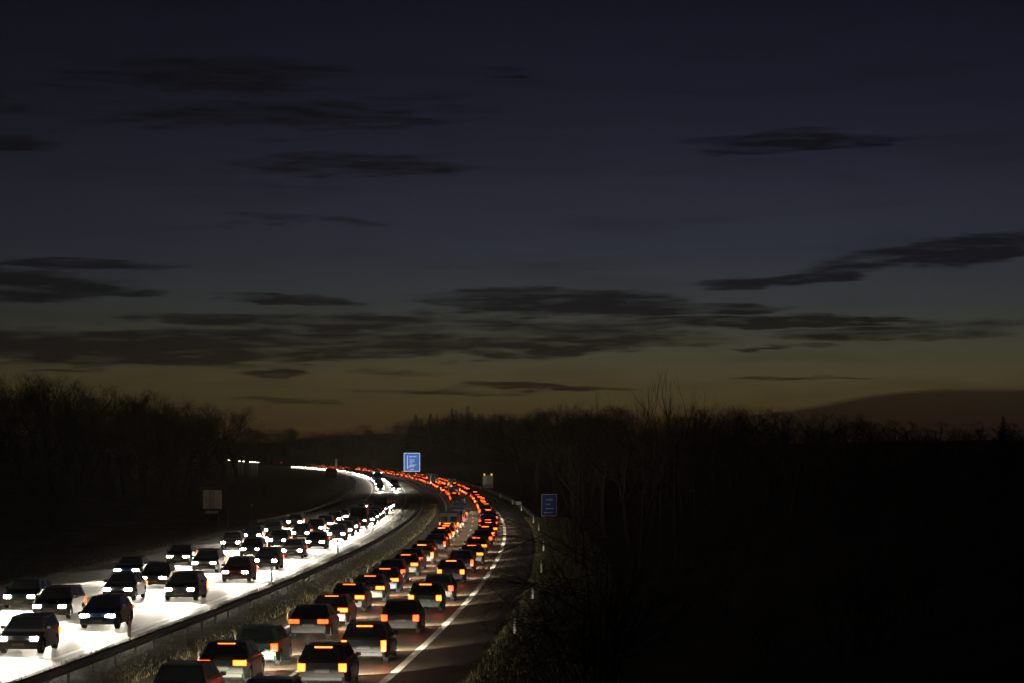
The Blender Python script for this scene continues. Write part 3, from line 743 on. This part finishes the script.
# tall saplings whose twig tips stand against the glow
def sapling(seed, h):
    rnd = random.Random(seed); t, c = MB(), MB()
    grow(t, c, Vector((0, 0, -.2)), Vector((rnd.gauss(0, .04), 0, 1)), h * .97, h * .015, 0, 3, .38, up=.22, curl=.06, kids=(4, 5), rnd=rnd)
    kz = h / max(v[2] for v in c.v)
    for b_ in (t, c): b_.v = [(x * kz * .8, y * kz * .8, z * kz) for x, y, z in b_.v]
    return thing_proto('sapling', t, c, pt='stem', pc='twigs')
SAP = [sapling(400 + i, 10) for i in range(4)]
for i, (px, py) in enumerate([(640, 372), (662, 378), (676, 358), (686, 367), (694, 382), (582, 384), (576, 394)]):
    Y = 150 + 6 * i; X, s = top_scale(px, py, Y, 10)
    nm = ['leftmost', 'second', 'tallest', 'fourth', 'rightmost'][i] if i < 5 else ''
    lab = f'{nm} thin bare sapling of the five rising above the right wood' if i < 5 else ('taller thin sapling left of the group of five' if i == 5 else 'shorter thin sapling left of the group of five')
    plant(SAP[i % 4], X, Y, s, 'bare_sapling', lab, 'sapling', None)
# scrub on the right bank
n = 0
while n < 95:
    Y = 82 + 330 * random.random() ** 1.4; o = random.uniform(10.5, 14 + Y * .16)
    X = lane(Y) + o
    if X_at(1060, Y) < X: continue
    plant(random.choice(SHRUBS), X, Y, random.uniform(.6, 1.25), 'bare_shrub', 'leafless shrub in the dark scrub on the right bank', 'shrub', 'shrubs on the right bank', parts=Y < 200, sxy=1.2); n += 1
for X_, Y_, k_ in ((4.7, 236, .95), (5.6, 228, 1.1)):
    plant(SHRUBS[1], X_, Y_, k_, 'bare_shrub', 'leafless shrub standing in front of the small blue sign' if k_ < 1 else 'taller leafless shrub just right of the small blue sign', 'shrub', None)
# bushes along the left slope
for i in range(26):
    Y = random.uniform(190, 520); o = random.uniform(-60, -34) ; X = lane(Y) + o
    plant(random.choice(SHRUBS), X, Y, random.uniform(.5, .8), 'bare_shrub', 'leafless low shrub on the left slope beyond the oncoming lanes', 'shrub', 'shrubs on the left slope', parts=False, sxy=1.3)
# the near bush whose arching twigs hang over the verge
def arching(seed):
    rnd = random.Random(seed); t, c = MB(), MB()
    for q in range(16):
        z0 = rnd.uniform(1.4, 4.6); a = rnd.uniform(-.5, .5); d = Vector((-math.cos(a), math.sin(a) * 1.0, rnd.uniform(.0, .7))).normalized()
        grow(t, c, Vector((0, 0, z0)), d, rnd.uniform(1.5, 2.5), .017, 1, 4, .4, up=0., curl=.07, kids=(3, 5), rnd=rnd, droop=.10)
    for q in range(5):
        a = rnd.uniform(0, 6.28); grow(t, c, Vector((0, 0, -.3)), Vector((math.cos(a) * .12, math.sin(a) * .12, 1)).normalized(), 4.2, .05, 0, 3, .5, up=.1, curl=.06, kids=(3, 5), rnd=rnd)
    return thing_proto('arching_bush', t, c, pt='stem', pc='twigs')
AR = arching(7)
o = plant(AR, 1.75, 56, 1.0, 'arching_bush', 'near bush with long thin twigs arching over the right verge', 'bush', None, rz=0, z=1.1)
o = plant(arching(9), 2.6, 74, 1.0, 'arching_bush', 'second arching bush behind the near one on the right verge', 'bush', None, rz=.2, z=.6)
# pale dry weeds on the median, caught by the headlights
WP = [(188, 668, 12), (200, 648, 14), (222, 640, 14), (226, 645, 18), (237, 633, 9), (247, 630, 12), (288, 612, 8), (303, 604, 11), (312, 602, 10), (335, 590, 10), (343, 585, 10), (352, 577, 8), (368, 566, 7)]
for i, (px, py, hp) in enumerate(WP):
    by = py + hp * .9; Y = H_CAM * F_PX / (by - HY); X = X_at(px, Y); hh = hp / F_PX * Y * 1.4; rnd = random.Random(i)
    m = MB()
    for q in range(3):
        p = Vector((rnd.uniform(-.05, .05), rnd.uniform(-.05, .05), 0)); lean = rnd.uniform(-.35, .35); pts = [p.copy()]
        for s in range(6):
            p = p + Vector((lean * hh / 6 * (s / 3) + rnd.gauss(0, .02), rnd.gauss(0, .02), hh / 6 * (1 - .12 * s * abs(lean) * 2))); pts.append(p.copy())
        m.tube(pts, [.014 - .0015 * s for s in range(7)], 4)
        for s in (3, 4, 5, 6):
            m.tube([pts[s], pts[s] + Vector((rnd.uniform(-.12, .12), rnd.uniform(-.1, .1), .09))], [.012, .006], 3)
    o = m.build('dry_weed', M['straw']); o.location = (X, Y, .03)
    tag(o, f'pale dry weed stalk on the median, {ordinal(i + 1)} from the bottom', 'weed', 'dry weeds on the median')
# grass blades
def grass(o0, o1, Y0, Y1, n, h, seed, label):
    rnd = np.random.default_rng(seed); mb = MB()
    for i in range(n):
        Y = Y0 + (Y1 - Y0) * rnd.random() ** 1.3; off = o0 + (o1 - o0) * rnd.random(); x, y, _ = at(Y, off)
        a = rnd.random() * 6.28; w = .02; hh = h * (.5 + rnd.random()); lx, ly = rnd.normal(0, .35 * hh, 2); z0 = max(terrain(x, y), -.03)
        ca, sa = math.cos(a) * w, math.sin(a) * w
        k = len(mb.v); mb.v += [(x - ca, y - sa, z0), (x + ca, y + sa, z0), (x + lx, y + ly, z0 + hh)]; mb.f.append((k, k + 1, k + 2)); mb.mi.append(0)
    tag(mb.build('grass', M['blade']), label, 'grass', kind='stuff')
grass(-9.4, -5.0, 84, 420, 26000, .16, 1, 'short rough grass covering the median')
grass(6.5, 12.0, 84, 330, 26000, .20, 2, 'rough grass on the right verge below the bare twigs')
grass(-36, -25.6, 110, 330, 9000, .25, 3, 'rough grass on the left verge')

# ---------------------------------------------------------------- thin night haze over the valley
def build_haze():
    z0, z1 = -6.0, 60.0
    b = MB(); b.box((-60, 1330, (z0 + z1) / 2), (2900, 3000, z1 - z0))
    m = bpy.data.materials.new('haze'); m.use_nodes = True; nt = m.node_tree; nt.nodes.clear()
    v = nt.nodes.new('ShaderNodeVolumePrincipled'); v.inputs['Color'].default_value = (1, .88, .68, 1); v.inputs['Density'].default_value = HAZE
    v.inputs['Anisotropy'].default_value = .45
    o = nt.nodes.new('ShaderNodeOutputMaterial'); nt.links.new(v.outputs[0], o.inputs['Volume'])
    tag(b.build('haze', m), kind='stuff')
HAZE = .00014
build_haze()
